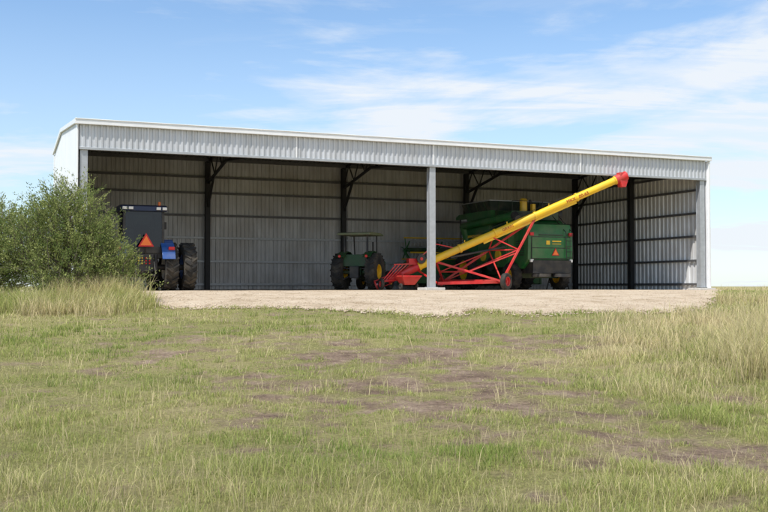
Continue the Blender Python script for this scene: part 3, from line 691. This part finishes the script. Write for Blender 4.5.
# shrubs
leafm=leafmat('shrub_leaves',.38); bark=mat('bark',(.16,.13,.10),.9,0,.3,8,.5)
def shrub(name,cx,cy,ntw,seed,lobes):
    r=np.random.default_rng(seed); z0=float(height(cx,cy)); e=empty(name,(cx,cy,z0)); mb=MB()
    for (lx,ly,lz,lr) in lobes:
        for b in range(5):
            a=r.random()*6.28; p=Vector((r.normal()*.12,r.normal()*.12,-.05)); tgt=Vector((lx+math.cos(a)*lr*.6,ly+math.sin(a)*lr*.6,lz+r.uniform(-.2,.5)*lr)); rad=.05
            ctrl=p.lerp(tgt,.5)+Vector((r.normal()*.15,r.normal()*.15,.15)); prev=p
            for i in range(1,8):
                t=i/7; q=(p*(1-t)**2+ctrl*2*t*(1-t)+tgt*t*t); r2=.05*(1-t)+.008; mb.cyl(prev,q,rad,bark,r2,seg=6,cap=False); prev=q; rad=r2
    build(mb,'stems',e)
    V=[];C=[]; mt=MB()
    lob=np.array(lobes); wts=lob[:,3]**2; wts/=wts.sum()
    li=r.choice(len(lob),ntw,p=wts)
    for k_ in range(ntw):
        lx,ly,lz,lr=lob[li[k_]]; d=r.normal(size=3); d/=np.linalg.norm(d)
        rr=lr*r.uniform(.3,1.05)**.6; o=np.array([lx,ly,lz])+d*rr*np.array([1,1,.9])
        if o[2]<.05: continue
        dirn=d*.7+np.array([0,0,.9])+r.normal(size=3)*.35; dirn/=np.linalg.norm(dirn); ln=r.uniform(.25,.85)
        nl=28; t=r.random(nl)**.8; bend=np.array([0,0,-.12])+r.normal(size=3)*.06
        pc=o+dirn*ln*t[:,None]+bend*(t**2)[:,None]+r.normal(size=(nl,3))*.032
        a=r.normal(size=(nl,3))*.6+dirn; a/=np.linalg.norm(a,axis=1)[:,None]; b=np.cross(a,r.normal(size=(nl,3))); b/=np.linalg.norm(b,axis=1)[:,None]
        s=r.uniform(.05,.085,nl)[:,None]; w=s*.32
        V.append(np.stack([pc,pc+a*s*.5+b*w*.5,pc+a*s,pc+a*s*.5-b*w*.5],1))
        base=np.array([.14,.195,.06])+(np.array([.40,.43,.16])-np.array([.14,.195,.06]))*r.random()**1.1
        c=base*r.uniform(.75,1.25,(nl,1)); C.append(np.repeat(c[:,None],4,1))
        if k_%2==0: mt.cyl(o-dirn*.15,o+dirn*ln*.8,.007,bark,.003,seg=4,cap=False)
    V=np.concatenate(V); C=np.concatenate(C); n=len(V); col=np.ones((n,4,4)); col[:,:,:3]=C
    f=npmesh('foliage',V.reshape(-1,3),np.arange(n*4),np.arange(n)*4,[leafm],col.reshape(-1,4),smooth=False); f.parent=e
    build(mt,'twigs',e)
shrub('shrub',-8.35,26.6,2150,5,[(-.1,0,1.9,1.0),(.7,.1,1.1,.82),(-.85,.1,1.5,1.0),(.15,-.2,.9,1.1),(.05,.1,2.65,.5),(1.3,0,.65,.55),(-.4,0,2.45,.5),(.45,0,1.9,.5)])
shrub('shrub',-11.0,27.2,1900,9,[(0,0,1.5,1.0),(.9,-.1,1.3,.95),(-.9,0,1.4,.95),(0,-.2,.8,1.1),(.5,.1,2.1,.5),(-.6,0,2.1,.45),(1.3,0,.6,.7)])

# ---------------------------------------------------------------- world + sun
sun_dir=Vector((-.60,-.80,0)).normalized(); el=math.radians(56)
to_sun=Vector((sun_dir.x*math.cos(el),sun_dir.y*math.cos(el),math.sin(el)))
sl=bpy.data.lights.new('sun','SUN'); sl.energy=5.0; sl.angle=math.radians(.5); sl.color=(1,.96,.89)
so=bpy.data.objects.new('sun',sl); scene.collection.objects.link(so); so.rotation_euler=to_sun.to_track_quat('Z','Y').to_euler(); so.location=(0,-10,30)
w=bpy.data.worlds.new('World'); scene.world=w; w.use_nodes=True; N=w.node_tree.nodes; K=w.node_tree.links
bg=N['Background']; sky=N.new('ShaderNodeTexSky'); sky.sky_type='NISHITA'; sky.sun_disc=False; sky.sun_elevation=el
sky.sun_rotation=math.atan2(to_sun.x,to_sun.y); sky.air_density=1.0; sky.dust_density=.3; sky.ozone_density=2.0
vm=N.new('ShaderNodeVectorMath'); vm.operation='MULTIPLY'; vm.inputs[1].default_value=(.90,1.08,1.20); K.new(sky.outputs[0],vm.inputs[0])
K.new(vm.outputs[0],bg.inputs[0]); bg.inputs[1].default_value=.15
tc=N.new('ShaderNodeTexCoord'); sp=N.new('ShaderNodeSeparateXYZ'); K.new(tc.outputs['Generated'],sp.inputs[0])
def math_(op,a,b=None):
    m=N.new('ShaderNodeMath'); m.operation=op
    for i,q in enumerate((a,b)):
        if q is None: continue
        if isinstance(q,(int,float)): m.inputs[i].default_value=q
        else: K.new(q,m.inputs[i])
    return m.outputs[0]
zz=math_('ADD',math_('MAXIMUM',sp.outputs[2],0.0),.12)
cx_=math_('DIVIDE',sp.outputs[0],zz); cy_=math_('DIVIDE',sp.outputs[1],zz)
cm=N.new('ShaderNodeCombineXYZ'); K.new(cx_,cm.inputs[0]); K.new(cy_,cm.inputs[1])
bias=math_('MULTIPLY',sp.outputs[0],.16)
def cloud(rot,sc,loc,scale,lo,hi,dist=.6,rough=.58):
    mp=N.new('ShaderNodeMapping'); mp.inputs['Rotation'].default_value=(0,0,math.radians(rot)); mp.inputs['Scale'].default_value=sc; mp.inputs['Location'].default_value=loc
    K.new(cm.outputs[0],mp.inputs[0]); n=N.new('ShaderNodeTexNoise'); n.inputs['Scale'].default_value=scale; n.inputs['Detail'].default_value=9; n.inputs['Roughness'].default_value=rough; n.inputs['Distortion'].default_value=dist
    K.new(mp.outputs[0],n.inputs['Vector']); r=N.new('ShaderNodeMapRange'); r.interpolation_type='SMOOTHSTEP'
    r.inputs['From Min'].default_value=lo; r.inputs['From Max'].default_value=hi; K.new(math_('ADD',n.outputs['Fac'],bias),r.inputs['Value']); return r.outputs[0]
c1=cloud(-24,(.85,.9,1),(5.4,2.9,0),.85,.40,.64,.5,.6); c2=cloud(-28,(.4,1.4,1),(7.3,4.2,0),2.4,.38,.76,1.0)
f=math_('MINIMUM',math_('ADD',math_('MULTIPLY',c1,.74),math_('MULTIPLY',math_('MULTIPLY',c2,.6),math_('ADD',c1,.35))),.96)
hz=N.new('ShaderNodeMapRange'); hz.inputs['From Min'].default_value=0; hz.inputs['From Max'].default_value=.26; hz.inputs['To Min'].default_value=.55; hz.inputs['To Max'].default_value=0.08; K.new(sp.outputs[2],hz.inputs['Value'])
f=math_('MAXIMUM',f,hz.outputs[0])
bg2=N.new('ShaderNodeBackground'); bg2.inputs[0].default_value=(.87,.92,.98,1); bg2.inputs[1].default_value=1.0
mx=N.new('ShaderNodeMixShader'); K.new(f,mx.inputs[0]); K.new(bg.outputs[0],mx.inputs[1]); K.new(bg2.outputs[0],mx.inputs[2]); K.new(mx.outputs[0],N['World Output'].inputs[0])

# ---------------------------------------------------------------- camera
cd=bpy.data.cameras.new('camera'); cam=bpy.data.objects.new('camera',cd); scene.collection.objects.link(cam); scene.camera=cam
cd.sensor_width=36; cd.lens=46.9; cd.clip_end=8000; cd.clip_start=.05
cam.location=(0,0,.2); cam.rotation_euler=(math.radians(90+1.72),0,0)
